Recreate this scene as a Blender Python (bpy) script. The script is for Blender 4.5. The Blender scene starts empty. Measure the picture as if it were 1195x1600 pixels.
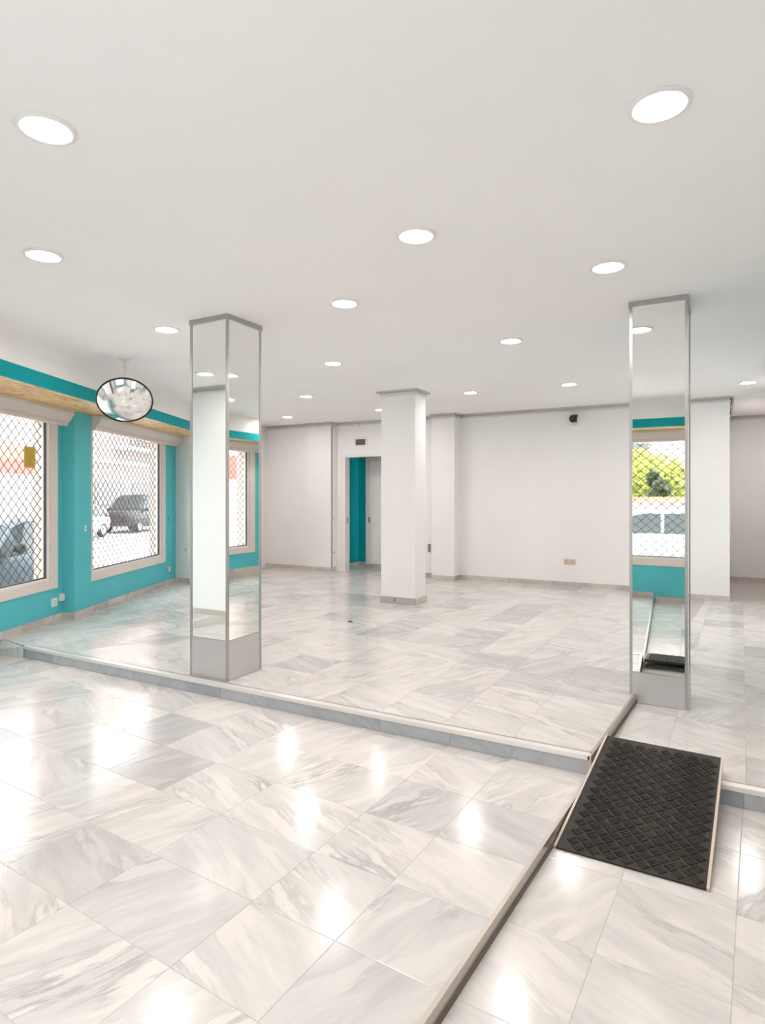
import bpy, bmesh, math, random
from mathutils import Vector, Matrix

random.seed(7)
SC = bpy.context.scene
COL = SC.collection

# ------------------------------------------------------------------ camera
F_PX, HORIZON, B = 970.0, 775.0, math.radians(28.7)
CAM_Z = 1.55
cam_data = bpy.data.cameras.new('camera')
cam_data.sensor_fit = 'HORIZONTAL'
cam_data.sensor_width = 36.0
cam_data.lens = 36.0 * F_PX / 1195.0
cam_data.shift_y = -(800.0 - HORIZON) / 1195.0
cam_data.clip_start = 0.02
cam_data.clip_end = 300
cam = bpy.data.objects.new('camera', cam_data)
COL.objects.link(cam)
cam.location = (0, 0, CAM_Z)
cam.rotation_euler = (math.pi / 2, 0, B)
SC.camera = cam

# ------------------------------------------------------------------ world, exposure
world = bpy.data.worlds.new('world')
SC.world = world
world.use_nodes = True
bg = world.node_tree.nodes['Background']
bg.inputs['Color'].default_value = (0.98, 0.99, 1.0, 1)
bg.inputs['Strength'].default_value = 2.7
LAMP_STRENGTH = 61.0
vs = SC.view_settings
vs.view_transform = 'Standard'
vs.look = 'None'
vs.exposure = 1.45
vs.gamma = 1.0
vs.use_curve_mapping = False
SC.cycles.max_bounces = 8
SC.cycles.diffuse_bounces = 5
SC.cycles.glossy_bounces = 4
SC.cycles.caustics_refractive = False
SC.cycles.use_adaptive_sampling = True
SC.cycles.adaptive_threshold = 0.08
SC.cycles.transparent_max_bounces = 16
SC.cycles.sample_clamp_indirect = 6.0
SC.cycles.use_denoising = True

# ------------------------------------------------------------------ levels and frames
Z_LL, Z_UL, Z_LR, Z_UR, Z_C = 0.0, 0.104, -0.06, 0.044, 2.968
Y_STEP, Y_STEP_R = 3.60, 3.72
Y_BACK = 10.15
Z_STREET = -0.25
def strip_x(y):
    return -0.76 + 0.0667 * (y - 1.81)
LA = math.radians(115.5)
LD = Vector((math.cos(LA), math.sin(LA), 0))      # along the window wall, away from the camera
LN = Vector((math.sin(LA), -math.cos(LA), 0))     # into the room
LP = Vector((-6.34, 3.61, 0))
def LW(t, o, z):                                   # window wall frame
    return LP + LD * t + LN * o + Vector((0, 0, z))
def XY(x, y, z):
    return Vector((x, y, z))
def FW(t, o, z):                                   # front wall frame, t along x, o into the room
    return Vector((t, -0.65 + o, z))
def RW(t, o, z):                                   # right wall frame, t along y, o into the room
    return Vector((1.1 - o, t, z))

# ------------------------------------------------------------------ mesh builder
WLOC = {}
class MB:
    def __init__(self):
        self.v, self.f = [], []
    def poly(self, pts):
        n = len(self.v); self.v += [Vector(p) for p in pts]; self.f.append(tuple(range(n, n + len(pts)))); return self
    def box(self, lo, hi, fr=XY):
        (a0, b0, c0), (a1, b1, c1) = lo, hi
        n = len(self.v)
        for c in (c0, c1):
            for a, b in ((a0, b0), (a1, b0), (a1, b1), (a0, b1)):
                self.v.append(Vector(fr(a, b, c)))
        for q in ((3, 2, 1, 0), (4, 5, 6, 7), (0, 1, 5, 4), (1, 2, 6, 5), (2, 3, 7, 6), (3, 0, 4, 7)):
            self.f.append(tuple(n + i for i in q))
        return self
    def prism(self, pts, z0, z1):                  # polygon in xy, extruded in z
        n = len(self.v); k = len(pts)
        self.v += [Vector((p[0], p[1], z0)) for p in pts] + [Vector((p[0], p[1], z1)) for p in pts]
        self.f.append(tuple(n + i for i in reversed(range(k)))); self.f.append(tuple(n + k + i for i in range(k)))
        for i in range(k):
            j = (i + 1) % k
            self.f.append((n + i, n + j, n + k + j, n + k + i))
        return self
    def loft(self, secs, caps=True):
        n = len(self.v); k = len(secs[0])
        for s in secs: self.v += [Vector(p) for p in s]
        for a in range(len(secs) - 1):
            for i in range(k):
                j = (i + 1) % k
                self.f.append((n + a * k + i, n + a * k + j, n + (a + 1) * k + j, n + (a + 1) * k + i))
        if caps:
            self.f.append(tuple(n + i for i in reversed(range(k))))
            m = n + (len(secs) - 1) * k
            self.f.append(tuple(m + i for i in range(k)))
        return self
    def tube(self, path, r, k=6, caps=True):
        path = [Vector(p) for p in path]; secs = []
        d0 = (path[1] - path[0]).normalized()
        up = Vector((0, 0, 1)) if abs(d0.z) < 0.9 else Vector((1, 0, 0))
        for i, p in enumerate(path):
            d = (path[min(i + 1, len(path) - 1)] - path[max(i - 1, 0)]).normalized()
            s = d.cross(up).normalized(); u = s.cross(d)
            rr = r[i] if isinstance(r, (list, tuple)) else r
            secs.append([p + (s * math.cos(2 * math.pi * q / k) + u * math.sin(2 * math.pi * q / k)) * rr for q in range(k)])
        return self.loft(secs, caps)
    def lathe(self, prof, c, axis=Vector((0, 0, 1)), k=40):    # profile of (radius, height) pairs
        axis = Vector(axis).normalized(); c = Vector(c)
        h = Vector((1, 0, 0)) if abs(axis.x) < 0.9 else Vector((0, 1, 0))
        s = axis.cross(h).normalized(); u = axis.cross(s)
        n = len(self.v)
        for r, z in prof:
            for q in range(k):
                a = 2 * math.pi * q / k
                self.v.append(c + axis * z + (s * math.cos(a) + u * math.sin(a)) * max(r, 1e-5))
        for a in range(len(prof) - 1):
            for q in range(k):
                j = (q + 1) % k
                self.f.append((n + a * k + q, n + a * k + j, n + (a + 1) * k + j, n + (a + 1) * k + q))
        return self
    def build(self, name, m, parent=None, smooth=False, bevel=0.0, fix=True):
        xs = [p.x for p in self.v]; ys = [p.y for p in self.v]; zs = [p.z for p in self.v]
        org = Vector(((min(xs) + max(xs)) / 2, (min(ys) + max(ys)) / 2, min(zs)))
        me = bpy.data.meshes.new(name)
        me.from_pydata([p - org for p in self.v], [], self.f)
        if fix or bevel:
            bm = bmesh.new(); bm.from_mesh(me)
            if smooth: bmesh.ops.remove_doubles(bm, verts=bm.verts, dist=1e-5)
            if bevel:
                bmesh.ops.bevel(bm, geom=[e for e in bm.edges if len(e.link_faces) == 2 and e.calc_face_angle(0) > 0.6],
                                offset=bevel, segments=2, profile=0.7, affect='EDGES', clamp_overlap=True)
            bmesh.ops.recalc_face_normals(bm, faces=bm.faces)
            bm.to_mesh(me); bm.free()
        if smooth:
            for p in me.polygons: p.use_smooth = True
        me.materials.append(M[m] if isinstance(m, str) else m)
        o = bpy.data.objects.new(name, me)
        COL.objects.link(o)
        place(o, org, parent)
        return o
def place(o, world_loc, parent):
    WLOC[o] = Vector(world_loc)
    if parent is not None:
        o.parent = parent
        o.location = Vector(world_loc) - WLOC[parent]
    else:
        o.location = world_loc
def tag(o, label, cat, group=None):
    o['label'] = label; o['category'] = cat
    if group: o['group'] = group
    return o
def struct(o, label=None):
    o['kind'] = 'structure'
    if label: o['label'] = label
    return o
def empty(name, loc):
    e = bpy.data.objects.new(name, None); COL.objects.link(e); e.empty_display_size = 0.1
    place(e, Vector(loc), None); return e
def thing(name, loc, label, cat, group=None):
    return tag(empty(name, loc), label, cat, group)

# ------------------------------------------------------------------ materials
M = {}
class NT:
    def __init__(self, name):
        self.m = bpy.data.materials.new(name); self.m.use_nodes = True
        self.t = self.m.node_tree; self.t.nodes.clear()
        self.out = self.t.nodes.new('ShaderNodeOutputMaterial'); M[name] = self.m
    def n(self, typ, ins=None, **kw):
        nd = self.t.nodes.new(typ)
        for k, v in kw.items(): setattr(nd, k, v)
        for k, v in (ins or {}).items():
            s = nd.inputs[k]
            if isinstance(v, bpy.types.NodeSocket): self.t.links.new(v, s)
            else: s.default_value = v
        return nd
    def surf(self, sock): self.t.links.new(sock, self.out.inputs['Surface'])
def c4(c): return (c[0], c[1], c[2], 1.0)
def simple(name, col, rough=0.5, metal=0.0, var=0.03, scale=3.0, bump=0.0, bscale=60.0, spec=0.5):
    t = NT(name)
    tc = t.n('ShaderNodeTexCoord')
    nz = t.n('ShaderNodeTexNoise', {'Vector': tc.outputs['Object'], 'Scale': scale, 'Detail': 4.0})
    rp = t.n('ShaderNodeMapRange', {'Value': nz.outputs['Fac'], 'From Min': 0.3, 'From Max': 0.7, 'To Min': 1 - var, 'To Max': 1 + var})
    mul = t.n('ShaderNodeMix', {'Factor': 1.0, 'A': c4(col), 'B': rp.outputs['Result']}, data_type='RGBA', blend_type='MULTIPLY') if False else None
    hsv = t.n('ShaderNodeHueSaturation', {'Color': c4(col), 'Value': rp.outputs['Result']})
    p = t.n('ShaderNodeBsdfPrincipled', {'Base Color': hsv.outputs['Color'], 'Roughness': rough, 'Metallic': metal, 'Specular IOR Level': spec})
    if bump:
        bn = t.n('ShaderNodeTexNoise', {'Vector': tc.outputs['Object'], 'Scale': bscale, 'Detail': 3.0})
        bp = t.n('ShaderNodeBump', {'Height': bn.outputs['Fac'], 'Strength': bump, 'Distance': 0.002})
        t.t.links.new(bp.outputs['Normal'], p.inputs['Normal'])
    t.surf(p.outputs['BSDF'])
    return t.m
def marble(name, white, grey, vein, rough, greyness=0.35, scale=1.0, upright=False, veins=0.5):
    """Streaked marble; every piece takes its own cut of it from its object's random number."""
    t = NT(name)
    tc = t.n('ShaderNodeTexCoord'); oi = t.n('ShaderNodeObjectInfo')
    rn = t.n('ShaderNodeTexWhiteNoise', {'W': oi.outputs['Random']}, noise_dimensions='1D')
    sep = t.n('ShaderNodeSeparateColor', {'Color': rn.outputs['Color']})
    st = t.n('ShaderNodeMath', {0: sep.outputs['Red'], 1: 4.0}, operation='MULTIPLY')
    fl = t.n('ShaderNodeMath', {0: st.outputs[0]}, operation='FLOOR')
    an = t.n('ShaderNodeMath', {0: fl.outputs[0], 1: math.pi / 2, 2: 0.42}, operation='MULTIPLY_ADD')
    rot = t.n('ShaderNodeVectorRotate', {'Vector': tc.outputs['Object'], 'Angle': an.outputs[0]}, rotation_type='Z_AXIS')
    if upright:                                     # slabs standing on edge: use run and height instead of x and y
        sx = t.n('ShaderNodeSeparateXYZ', {0: tc.outputs['Object']})
        ad = t.n('ShaderNodeMath', {0: sx.outputs['X'], 1: sx.outputs['Y']}, operation='ADD')
        cb = t.n('ShaderNodeCombineXYZ', {'X': ad.outputs[0], 'Y': sx.outputs['Z']})
        t.t.links.new(cb.outputs[0], rot.inputs['Vector'])
    off = t.n('ShaderNodeVectorMath', {0: rn.outputs['Color'], 1: (37.0, 53.0, 29.0)}, operation='MULTIPLY')
    pos = t.n('ShaderNodeVectorMath', {0: rot.outputs['Vector'], 1: off.outputs['Vector']}, operation='ADD')
    warp = t.n('ShaderNodeTexNoise', {'Vector': pos.outputs['Vector'], 'Scale': 2.2 * scale, 'Detail': 2.0})
    wv = t.n('ShaderNodeVectorMath', {0: warp.outputs['Color'], 1: (0.10, 0.10, 0.10), 2: pos.outputs['Vector']}, operation='MULTIPLY_ADD')
    st1 = t.n('ShaderNodeMapping', {'Vector': wv.outputs['Vector'], 'Scale': (1.3 * scale, 7.5 * scale, 1.0)})
    n1 = t.n('ShaderNodeTexNoise', {'Vector': st1.outputs['Vector'], 'Scale': 1.6, 'Detail': 7.0, 'Roughness': 0.62})
    st2 = t.n('ShaderNodeMapping', {'Vector': wv.outputs['Vector'], 'Scale': (1.0 * scale, 3.2 * scale, 1.0)})
    n2 = t.n('ShaderNodeTexNoise', {'Vector': st2.outputs['Vector'], 'Scale': 1.3, 'Detail': 3.0})
    # thin veins where the streak noise crosses its middle
    ab = t.n('ShaderNodeMath', {0: n1.outputs['Fac'], 1: 0.5}, operation='SUBTRACT')
    ab2 = t.n('ShaderNodeMath', {0: ab.outputs[0]}, operation='ABSOLUTE')
    ve = t.n('ShaderNodeMapRange', {'Value': ab2.outputs[0], 'From Min': 0.0, 'From Max': 0.06, 'To Min': 1.0, 'To Max': 0.0})
    vmask = t.n('ShaderNodeMapRange', {'Value': n2.outputs['Fac'], 'From Min': 0.47, 'From Max': 0.72, 'To Min': 0.0, 'To Max': veins})
    vf = t.n('ShaderNodeMath', {0: ve.outputs['Result'], 1: vmask.outputs['Result']}, operation='MULTIPLY')
    cloud = t.n('ShaderNodeMapRange', {'Value': n1.outputs['Fac'], 'From Min': 0.40, 'From Max': 0.78, 'To Min': 0.0, 'To Max': 0.75})
    tilegrey = t.n('ShaderNodeMapRange', {'Value': sep.outputs['Green'], 'From Min': 1 - greyness, 'From Max': 1.0, 'To Min': 0.0, 'To Max': 0.75})
    mixf = t.n('ShaderNodeMath', {0: cloud.outputs['Result'], 1: tilegrey.outputs['Result']}, operation='ADD', use_clamp=True)
    m1 = t.n('ShaderNodeMix', {'Factor': mixf.outputs[0]}, data_type='RGBA')
    m1.inputs[6].default_value = c4(white); m1.inputs[7].default_value = c4(grey)
    m2 = t.n('ShaderNodeMix', {'Factor': vf.outputs[0]}, data_type='RGBA')
    t.t.links.new(m1.outputs[2], m2.inputs[6]); m2.inputs[7].default_value = c4(vein)
    p = t.n('ShaderNodeBsdfPrincipled', {'Base Color': m2.outputs[2], 'Roughness': rough, 'IOR': 1.5})
    t.surf(p.outputs['BSDF'])
    return t.m
def emit(name, col, strength):
    t = NT(name); e = t.n('ShaderNodeEmission', {'Color': c4(col), 'Strength': strength}); t.surf(e.outputs[0])
def glass(name, tint=(0.97, 0.98, 0.98), refl=0.06):
    t = NT(name)
    tr = t.n('ShaderNodeBsdfTransparent', {'Color': c4(tint)})
    gl = t.n('ShaderNodeBsdfGlossy', {'Color': (1, 1, 1, 1), 'Roughness': 0.0})
    ge = t.n('ShaderNodeNewGeometry')
    ior = t.n('ShaderNodeMapRange', {'Value': ge.outputs['Backfacing'], 'To Min': 1.2, 'To Max': 1 / 1.2})
    fr = t.n('ShaderNodeFresnel', {'IOR': ior.outputs['Result']})
    mx = t.n('ShaderNodeMixShader', {0: fr.outputs[0], 1: tr.outputs[0], 2: gl.outputs[0]})
    t.surf(mx.outputs[0])
def wood(name):
    t = NT(name)
    tc = t.n('ShaderNodeTexCoord')
    rot = t.n('ShaderNodeVectorRotate', {'Vector': tc.outputs['Object'], 'Angle': -LA}, rotation_type='Z_AXIS')
    mp = t.n('ShaderNodeMapping', {'Vector': rot.outputs['Vector'], 'Scale': (2.2, 11.0, 1.0)})
    n1 = t.n('ShaderNodeTexNoise', {'Vector': mp.outputs['Vector'], 'Scale': 1.8, 'Detail': 6.0, 'Distortion': 1.2})
    mp2 = t.n('ShaderNodeMapping', {'Vector': rot.outputs['Vector'], 'Scale': (9.0, 40.0, 1.0)})
    n2 = t.n('ShaderNodeTexNoise', {'Vector': mp2.outputs['Vector'], 'Scale': 2.0, 'Detail': 3.0})
    cr = t.n('ShaderNodeValToRGB', {'Fac': n1.outputs['Fac']})
    cr.color_ramp.elements[0].position = 0.36; cr.color_ramp.elements[0].color = (0.50, 0.24, 0.065, 1)
    cr.color_ramp.elements[1].position = 0.58; cr.color_ramp.elements[1].color = (0.86, 0.60, 0.29, 1)
    kn = t.n('ShaderNodeMapRange', {'Value': n2.outputs['Fac'], 'From Min': 0.62, 'From Max': 0.72, 'To Min': 0.0, 'To Max': 0.6})
    mx = t.n('ShaderNodeMix', {'Factor': kn.outputs['Result']}, data_type='RGBA')
    t.t.links.new(cr.outputs['Color'], mx.inputs[6]); mx.inputs[7].default_value = (0.36, 0.16, 0.05, 1)
    p = t.n('ShaderNodeBsdfPrincipled', {'Base Color': mx.outputs[2], 'Roughness': 0.45})
    t.surf(p.outputs['BSDF'])

simple('ceiling_paint', (0.935, 0.915, 0.91), 0.75, var=0.015, scale=0.8)
simple('wall_paint', (0.89, 0.866, 0.855), 0.6, var=0.015, scale=1.2)
simple('white_gloss', (0.84, 0.82, 0.80), 0.3, var=0.01)
simple('teal', (0.10, 0.53, 0.58), 0.55, spec=0.3, var=0.06, scale=1.5)
simple('teal_deep', (0.006, 0.35, 0.385), 0.6, spec=0.15, var=0.04, scale=1.5)
simple('casing', (0.77, 0.68, 0.62), 0.4, var=0.03, scale=2.0)
simple('shutter_box', (0.68, 0.63, 0.60), 0.4, var=0.03, scale=2.0)
simple('gasket', (0.05, 0.05, 0.052), 0.5)
simple('reveal', (0.72, 0.60, 0.54), 0.7, var=0.08, scale=9.0, bump=0.3)
simple('aluminium', (0.44, 0.425, 0.415), 0.32, metal=0.85, var=0.03)
simple('base_metal', (0.60, 0.585, 0.585), 0.36, metal=0.75, var=0.02)
simple('rail_grey', (0.56, 0.53, 0.50), 0.45, metal=0.1)
simple('nosing', (0.78, 0.76, 0.74), 0.28, metal=0.35)
simple('brass_strip', (0.42, 0.34, 0.26), 0.35, metal=0.6)
simple('strip_metal', (0.52, 0.47, 0.42), 0.33, metal=0.8)
simple('strip_dark', (0.16, 0.13, 0.11), 0.45, metal=0.6)
simple('grout', (0.50, 0.46, 0.43), 0.7)
simple('rubber', (0.023, 0.017, 0.013), 0.42, var=0.4, scale=14.0, spec=0.28)
simple('ramp_edge', (0.62, 0.52, 0.43), 0.4, var=0.06)
simple('black_plastic', (0.018, 0.013, 0.012), 0.4)
simple('white_plastic', (0.80, 0.78, 0.75), 0.35, var=0.01)
simple('cream_plastic', (0.70, 0.60, 0.47), 0.4, var=0.02)
simple('socket_brown', (0.45, 0.30, 0.24), 0.5)
simple('dark_grey', (0.06, 0.06, 0.06), 0.6)
simple('vent_grey', (0.22, 0.20, 0.18), 0.5)
simple('wire', (0.10, 0.085, 0.08), 0.5, metal=0.4)
simple('paper', (0.62, 0.42, 0.07), 0.7, var=0.06, scale=12)
simple('paper_ink', (0.40, 0.25, 0.04), 0.7)
simple('cornice', (0.90, 0.88, 0.87), 0.6, var=0.01)
marble('marble_floor', (0.72, 0.68, 0.645), (0.48, 0.47, 0.465), (0.30, 0.29, 0.285), 0.15, greyness=0.38, veins=0.8)
marble('marble_riser', (0.46, 0.475, 0.50), (0.33, 0.345, 0.375), (0.62, 0.63, 0.65), 0.30, greyness=0.5, scale=1.6, upright=True)
marble('marble_base', (0.66, 0.61, 0.56), (0.47, 0.43, 0.40), (0.26, 0.22, 0.20), 0.25, greyness=0.5, scale=2.0, upright=True)
emit('lamp_glow', (1.0, 0.95, 0.92), LAMP_STRENGTH)
glass('pane')
wood('wood_soffit')
t = NT('mirror'); t.surf(t.n('ShaderNodeBsdfPrincipled', {'Base Color': (0.90, 0.91, 0.885, 1), 'Metallic': 1.0, 'Roughness': 0.015}).outputs['BSDF'])
t = NT('mirror_convex'); t.surf(t.n('ShaderNodeBsdfPrincipled', {'Base Color': (0.93, 0.93, 0.93, 1), 'Metallic': 1.0, 'Roughness': 0.08}).outputs['BSDF'])

# ------------------------------------------------------------------ walls with openings
def wall(mb, fr, t0, t1, o0, o1, z0, z1, holes=()):
    """holes: (ta, tb, za, zb), not overlapping in t"""
    cur = t0
    for ta, tb, za, zb in sorted(holes):
        if ta > cur: mb.box((cur, o0, z0), (ta, o1, z1), fr)
        if za > z0: mb.box((ta, o0, z0), (tb, o1, za), fr)
        if zb < z1: mb.box((ta, o0, zb), (tb, o1, z1), fr)
        cur = tb
    if cur < t1: mb.box((cur, o0, z0), (t1, o1, z1), fr)
    return mb
ZB = -0.25                                          # wall foot
GZ0, GZ1 = 0.615, 2.405                             # glass
W1, PF, W2 = -0.03, 0.12, 0.09                      # faces of the window wall
H1 = (-1.25, 0.90, 0.575, 2.44)
H2 = (1.575, 3.715, 0.575, 2.44)
mb = MB(); wall(mb, LW, -1.45, 1.16, W1 - 0.18, W1, ZB, Z_C, [H1])
wl = struct(mb.build('wall_left', 'teal', fix=False), 'turquoise painted window wall on the left')
mb = MB(); wall(mb, LW, 1.50, 4.75, W2 - 0.18, W2, ZB, Z_C, [H2]); wl2 = struct(mb.build('wall_left', 'teal', fix=False), 'turquoise window wall beyond the pier')
struct(MB().box((1.14, -0.21, ZB), (1.52, PF, Z_C), LW).build('wall_left', 'teal'), 'turquoise pier between the two windows')
# white return at the far end of the window wall and back walls
WB = MB()
WB.box((-8.6, 7.53, ZB), (-7.35, 7.75, Z_C))
struct(WB.build('wall_far_left', 'wall_paint'), 'short white wall beside the far window')
mb = MB().prism([(-7.35, 7.74), (-8.22, 10.05), (-8.5, 10.05), (-7.8, 7.74)], ZB, Z_C)
struct(mb.build('wall_far_left', 'wall_paint'))
struct(MB().box((-8.6, 10.0, ZB), (-6.59, 10.4, Z_C)).build('wall_back', 'wall_paint'), 'white back wall left of the doorway')
struct(MB().box((-7.14, 9.965, ZB), (-6.59, 10.02, Z_C)).build('wall_back', 'wall_paint'))
mb = MB(); wall(mb, XY, -6.6, 0.09, Y_BACK, Y_BACK + 0.12, ZB, Z_C, [(-6.372, -5.56, ZB, 2.30)])
struct(mb.build('wall_back', 'wall_paint', fix=False), 'long white back wall with the doorway')
struct(MB().box((-4.44, 9.9, ZB), (-4.02, 10.2, Z_C)).build('wall_back', 'wall_paint'), 'white pilaster on the back wall')
struct(MB().box((-0.1, Y_BACK + 0.1, ZB), (0.09, 12.9, Z_C)).build('wall_right', 'wall_paint'), 'white side of the right recess')
struct(MB().box((-0.1, 12.7, ZB), (1.3, 12.95, Z_C)).build('wall_back', 'wall_paint'), 'white wall at the end of the right recess')
# walls beside and behind the camera (seen in the mirrors)
RH = [(7.3, 9.1, 0.575, 2.44)]
mb = MB(); wall(mb, RW, 5.0, 9.75, -0.30, 0.0, ZB, Z_C, RH)
struct(MB().box((-0.95, -0.30, ZB), (5.0, 0.0, Z_C), RW).build('wall_right', 'wall_paint'), 'white near part of the right wall')
struct(MB().box((9.75, -0.30, ZB), (12.9, 0.0, Z_C), RW).build('wall_right', 'wall_paint'), 'white end of the right wall')
struct(mb.build('wall_right', 'teal', fix=False), 'turquoise window wall on the right, seen in the left mirror column')
FH = [(-2.75, 0.25, 0.575, 2.44)]
mb = MB(); wall(mb, FW, -3.2, 0.8, -0.30, 0.0, ZB, Z_C, FH)
struct(mb.build('wall_front', 'teal', fix=False), 'turquoise front wall with shop window, seen in the right mirror column')
struct(MB().box((-4.9, -0.3, ZB), (-3.2, 0.0, Z_C), FW).box((0.8, -0.3, ZB), (1.4, 0.0, Z_C), FW).build('wall_front', 'wall_paint', fix=False), 'white ends of the front wall')
NB = MB()
NB.box((-4.8, -0.7, ZB), (-4.6, 1.3, Z_C)); NB.box((-7.2, 1.1, ZB), (-4.6, 1.3, Z_C))
struct(NB.build('wall_near_left', 'wall_paint', fix=False), 'white side wall seen in the left mirror column')
struct(MB().box((-7.2, 1.1, ZB), (-7.08, 2.46, Z_C)).build('wall_near_left', 'wall_paint'))
# added glazing: lets daylight reach the white wall the left column mirrors
for n_, fr_, L_ in ((6, lambda t, o, z: Vector((-5.74 - t, 2.40 + o, z)), 1.36),):
    lb = struct(empty('window_%d' % n_, fr_(L_ / 2, 0, 0)), 'unseen glazing added to light the white side wall')
    fm = MB()
    for a, b, c, d in ((0, L_, ZB, 0.12), (0, L_, 2.5, Z_C), (0, 0.06, 0.12, 2.5), (L_ - 0.06, L_, 0.12, 2.5)): fm.box((a, 0, c), (b, 0.06, d), fr_)
    fm.build('frame', 'white_gloss', lb, fix=False)
    MB().box((0.06, 0.027, 0.12), (L_ - 0.06, 0.033, 2.5), fr_).build('pane', 'pane', lb)
# ceiling
cl = MB().prism([(1.4, -0.95), (1.4, 12.95), (-9, 12.95), (-9, 8.42), (-5.62, 1.33), (-4.9, -0.95)], Z_C, Z_C + 0.25)
ceil = struct(cl.build('ceiling', 'ceiling_paint'), 'plain white ceiling')
struct(MB().prism([(-4.9, 1.0), (-4.9, 2.0), (-5.9, 2.6), (-7.3, 2.6), (-7.3, 1.0)], Z_C + 0.001, Z_C + 0.2).build('ceiling', 'ceiling_paint'))

# ------------------------------------------------------------------ tiled floors
def clip(poly, region):
    """Sutherland-Hodgman against a convex, counter-clockwise region"""
    out = poly
    for i in range(len(region)):
        (ax, ay), (bx, by) = region[i], region[(i + 1) % len(region)]
        inp, out = out, []
        if not inp: return []
        def side(p): return (bx - ax) * (p[1] - ay) - (by - ay) * (p[0] - ax)
        for k in range(len(inp)):
            p, q = inp[k - 1], inp[k]
            sp, sq = side(p), side(q)
            if (sp >= 0) != (sq >= 0):
                u = sp / (sp - sq); out.append((p[0] + (q[0] - p[0]) * u, p[1] + (q[1] - p[1]) * u))
            if sq >= 0: out.append(q)
    res = []
    for p in out:
        if not res or (abs(p[0] - res[-1][0]) + abs(p[1] - res[-1][1])) > 1e-4: res.append(p)
    if len(res) > 1 and (abs(res[0][0] - res[-1][0]) + abs(res[0][1] - res[-1][1])) < 1e-4: res.pop()
    return res
def area(p): return 0.5 * sum(p[i - 1][0] * p[i][1] - p[i][0] * p[i - 1][1] for i in range(len(p)))
def inset(p, g):
    n = len(p); res = []
    for i in range(n):
        a, b, c = Vector(p[i - 1]), Vector(p[i]), Vector(p[(i + 1) % n])
        d1 = (b - a).normalized(); d2 = (c - b).normalized()
        n1 = Vector((-d1.y, d1.x)); n2 = Vector((-d2.y, d2.x))
        k = 1 + n1.dot(n2)
        res.append(tuple(b + (n1 + n2) * (g / max(k, 0.35))))
    return res
def tile_mesh(poly, z, parent):
    p0 = inset(poly, 0.0009); p1 = inset(poly, 0.0024)
    if area(p0) < 0.0015 or area(p1) < 0.001: return None
    mb = MB(); k = len(p0)
    dz = random.uniform(-0.00015, 0.00015)
    mb.loft([[(x, y, z - 0.006) for x, y in p0], [(x, y, z - 0.0008 + dz) for x, y in p0], [(x, y, z + dz) for x, y in p1]], caps=False)
    mb.f.append(tuple(range(2 * k, 3 * k)))
    return mb.build('tile', 'marble_floor', parent, fix=False)
def tiled_floor(label, regions, z, vx, vslope, vref, uy, uslope, uref):
    """v lines: x = vx + vslope*(y - vref); u lines: y = uy + uslope*(x - uref)"""
    mb = MB()
    for r in regions: mb.prism(r, z - 0.30, z - 0.0014)
    fl = struct(mb.build('floor', 'grout', fix=False), label)
    def node(a, b):
        y = uy[b]
        for _ in range(4):
            x = vx[a] + vslope * (y - vref); y = uy[b] + uslope * (x - uref)
        return (x, y)
    cnt = 0
    for a in range(len(vx) - 1):
        for b in range(len(uy) - 1):
            q = [node(a, b), node(a + 1, b), node(a + 1, b + 1), node(a, b + 1)]
            for r in regions:
                c = clip(q, r)
                if len(c) >= 3 and area(c) > 0.002:
                    if tile_mesh(c, z, fl): cnt += 1
    print('tiles', label, cnt)
    return fl
SX = strip_x
LL_V = [-7.6, -7.1, -6.65, -6.2, -5.76, -5.31, -4.86, -4.41, -3.96, -3.50, -3.06, -2.60, -2.14, -1.555, -1.16, -0.60]
LL_U = [-1.2, -0.80, -0.40, 0.0, 0.33, 0.71, 1.10, 1.49, 1.88, 2.272, 2.667, 3.08, 3.53, 3.95]
tiled_floor('lower marble floor in the foreground',
            [[(-4.7, -0.7), (SX(-0.7), -0.7), (SX(3.62), 3.62), (-6.34, 3.62), (-5.72, 2.3), (-5.2, 1.2)],
             [(-7.05, 1.2), (-5.2, 1.2), (-5.72, 2.3), (-5.72, 2.45), (-7.05, 2.45)]], Z_LL, LL_V, 0.048, 2.27, LL_U, -0.0675, -2.1)
UL_V = [-0.625 - 0.457 * i for i in range(19)][::-1]
UL_V[-1] = -0.30
UL_U = [3.40, 4.112] + [4.56 + 0.462 * i for i in range(16)]
tiled_floor('raised marble floor of the shop',
            [[(-5.88, Y_STEP), (SX(Y_STEP), Y_STEP), (-0.567, 4.72), (-0.55, 10.3), (-8.4, 10.3), (-8.52, 8.1), (-6.45, 3.68)],
             [(-6.75, 10.3), (-5.4, 10.3), (-5.4, 11.3), (-6.75, 11.3)]], Z_UL, UL_V, 0.014, 5.0, UL_U, -0.030, -1.5)
RL_V = [-0.81, -0.385, 0.037, 0.46, 0.88, 1.4]
RL_U = [-1.1, -0.60, -0.1, 0.38, 0.88, 1.36, 1.84, 2.275, 2.77, 3.25, 3.9]
tiled_floor('lower marble floor right of the metal strip',
            [[(SX(-0.7), -0.7), (1.12, -0.7), (1.12, Y_STEP_R), (SX(Y_STEP_R), Y_STEP_R)]], Z_LR, RL_V, 0.045, 2.5, RL_U, -0.048, -0.4)
RU_V = [-0.70, -0.268, 0.138, 0.60, 1.05, 1.5]
RU_U = [3.5, 4.16, 4.66, 5.17, 5.69, 6.22, 6.75, 7.23, 7.69, 8.14, 8.58, 9.02, 9.5, 9.98, 10.46, 10.94, 11.42, 11.9, 12.4, 12.9]
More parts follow.
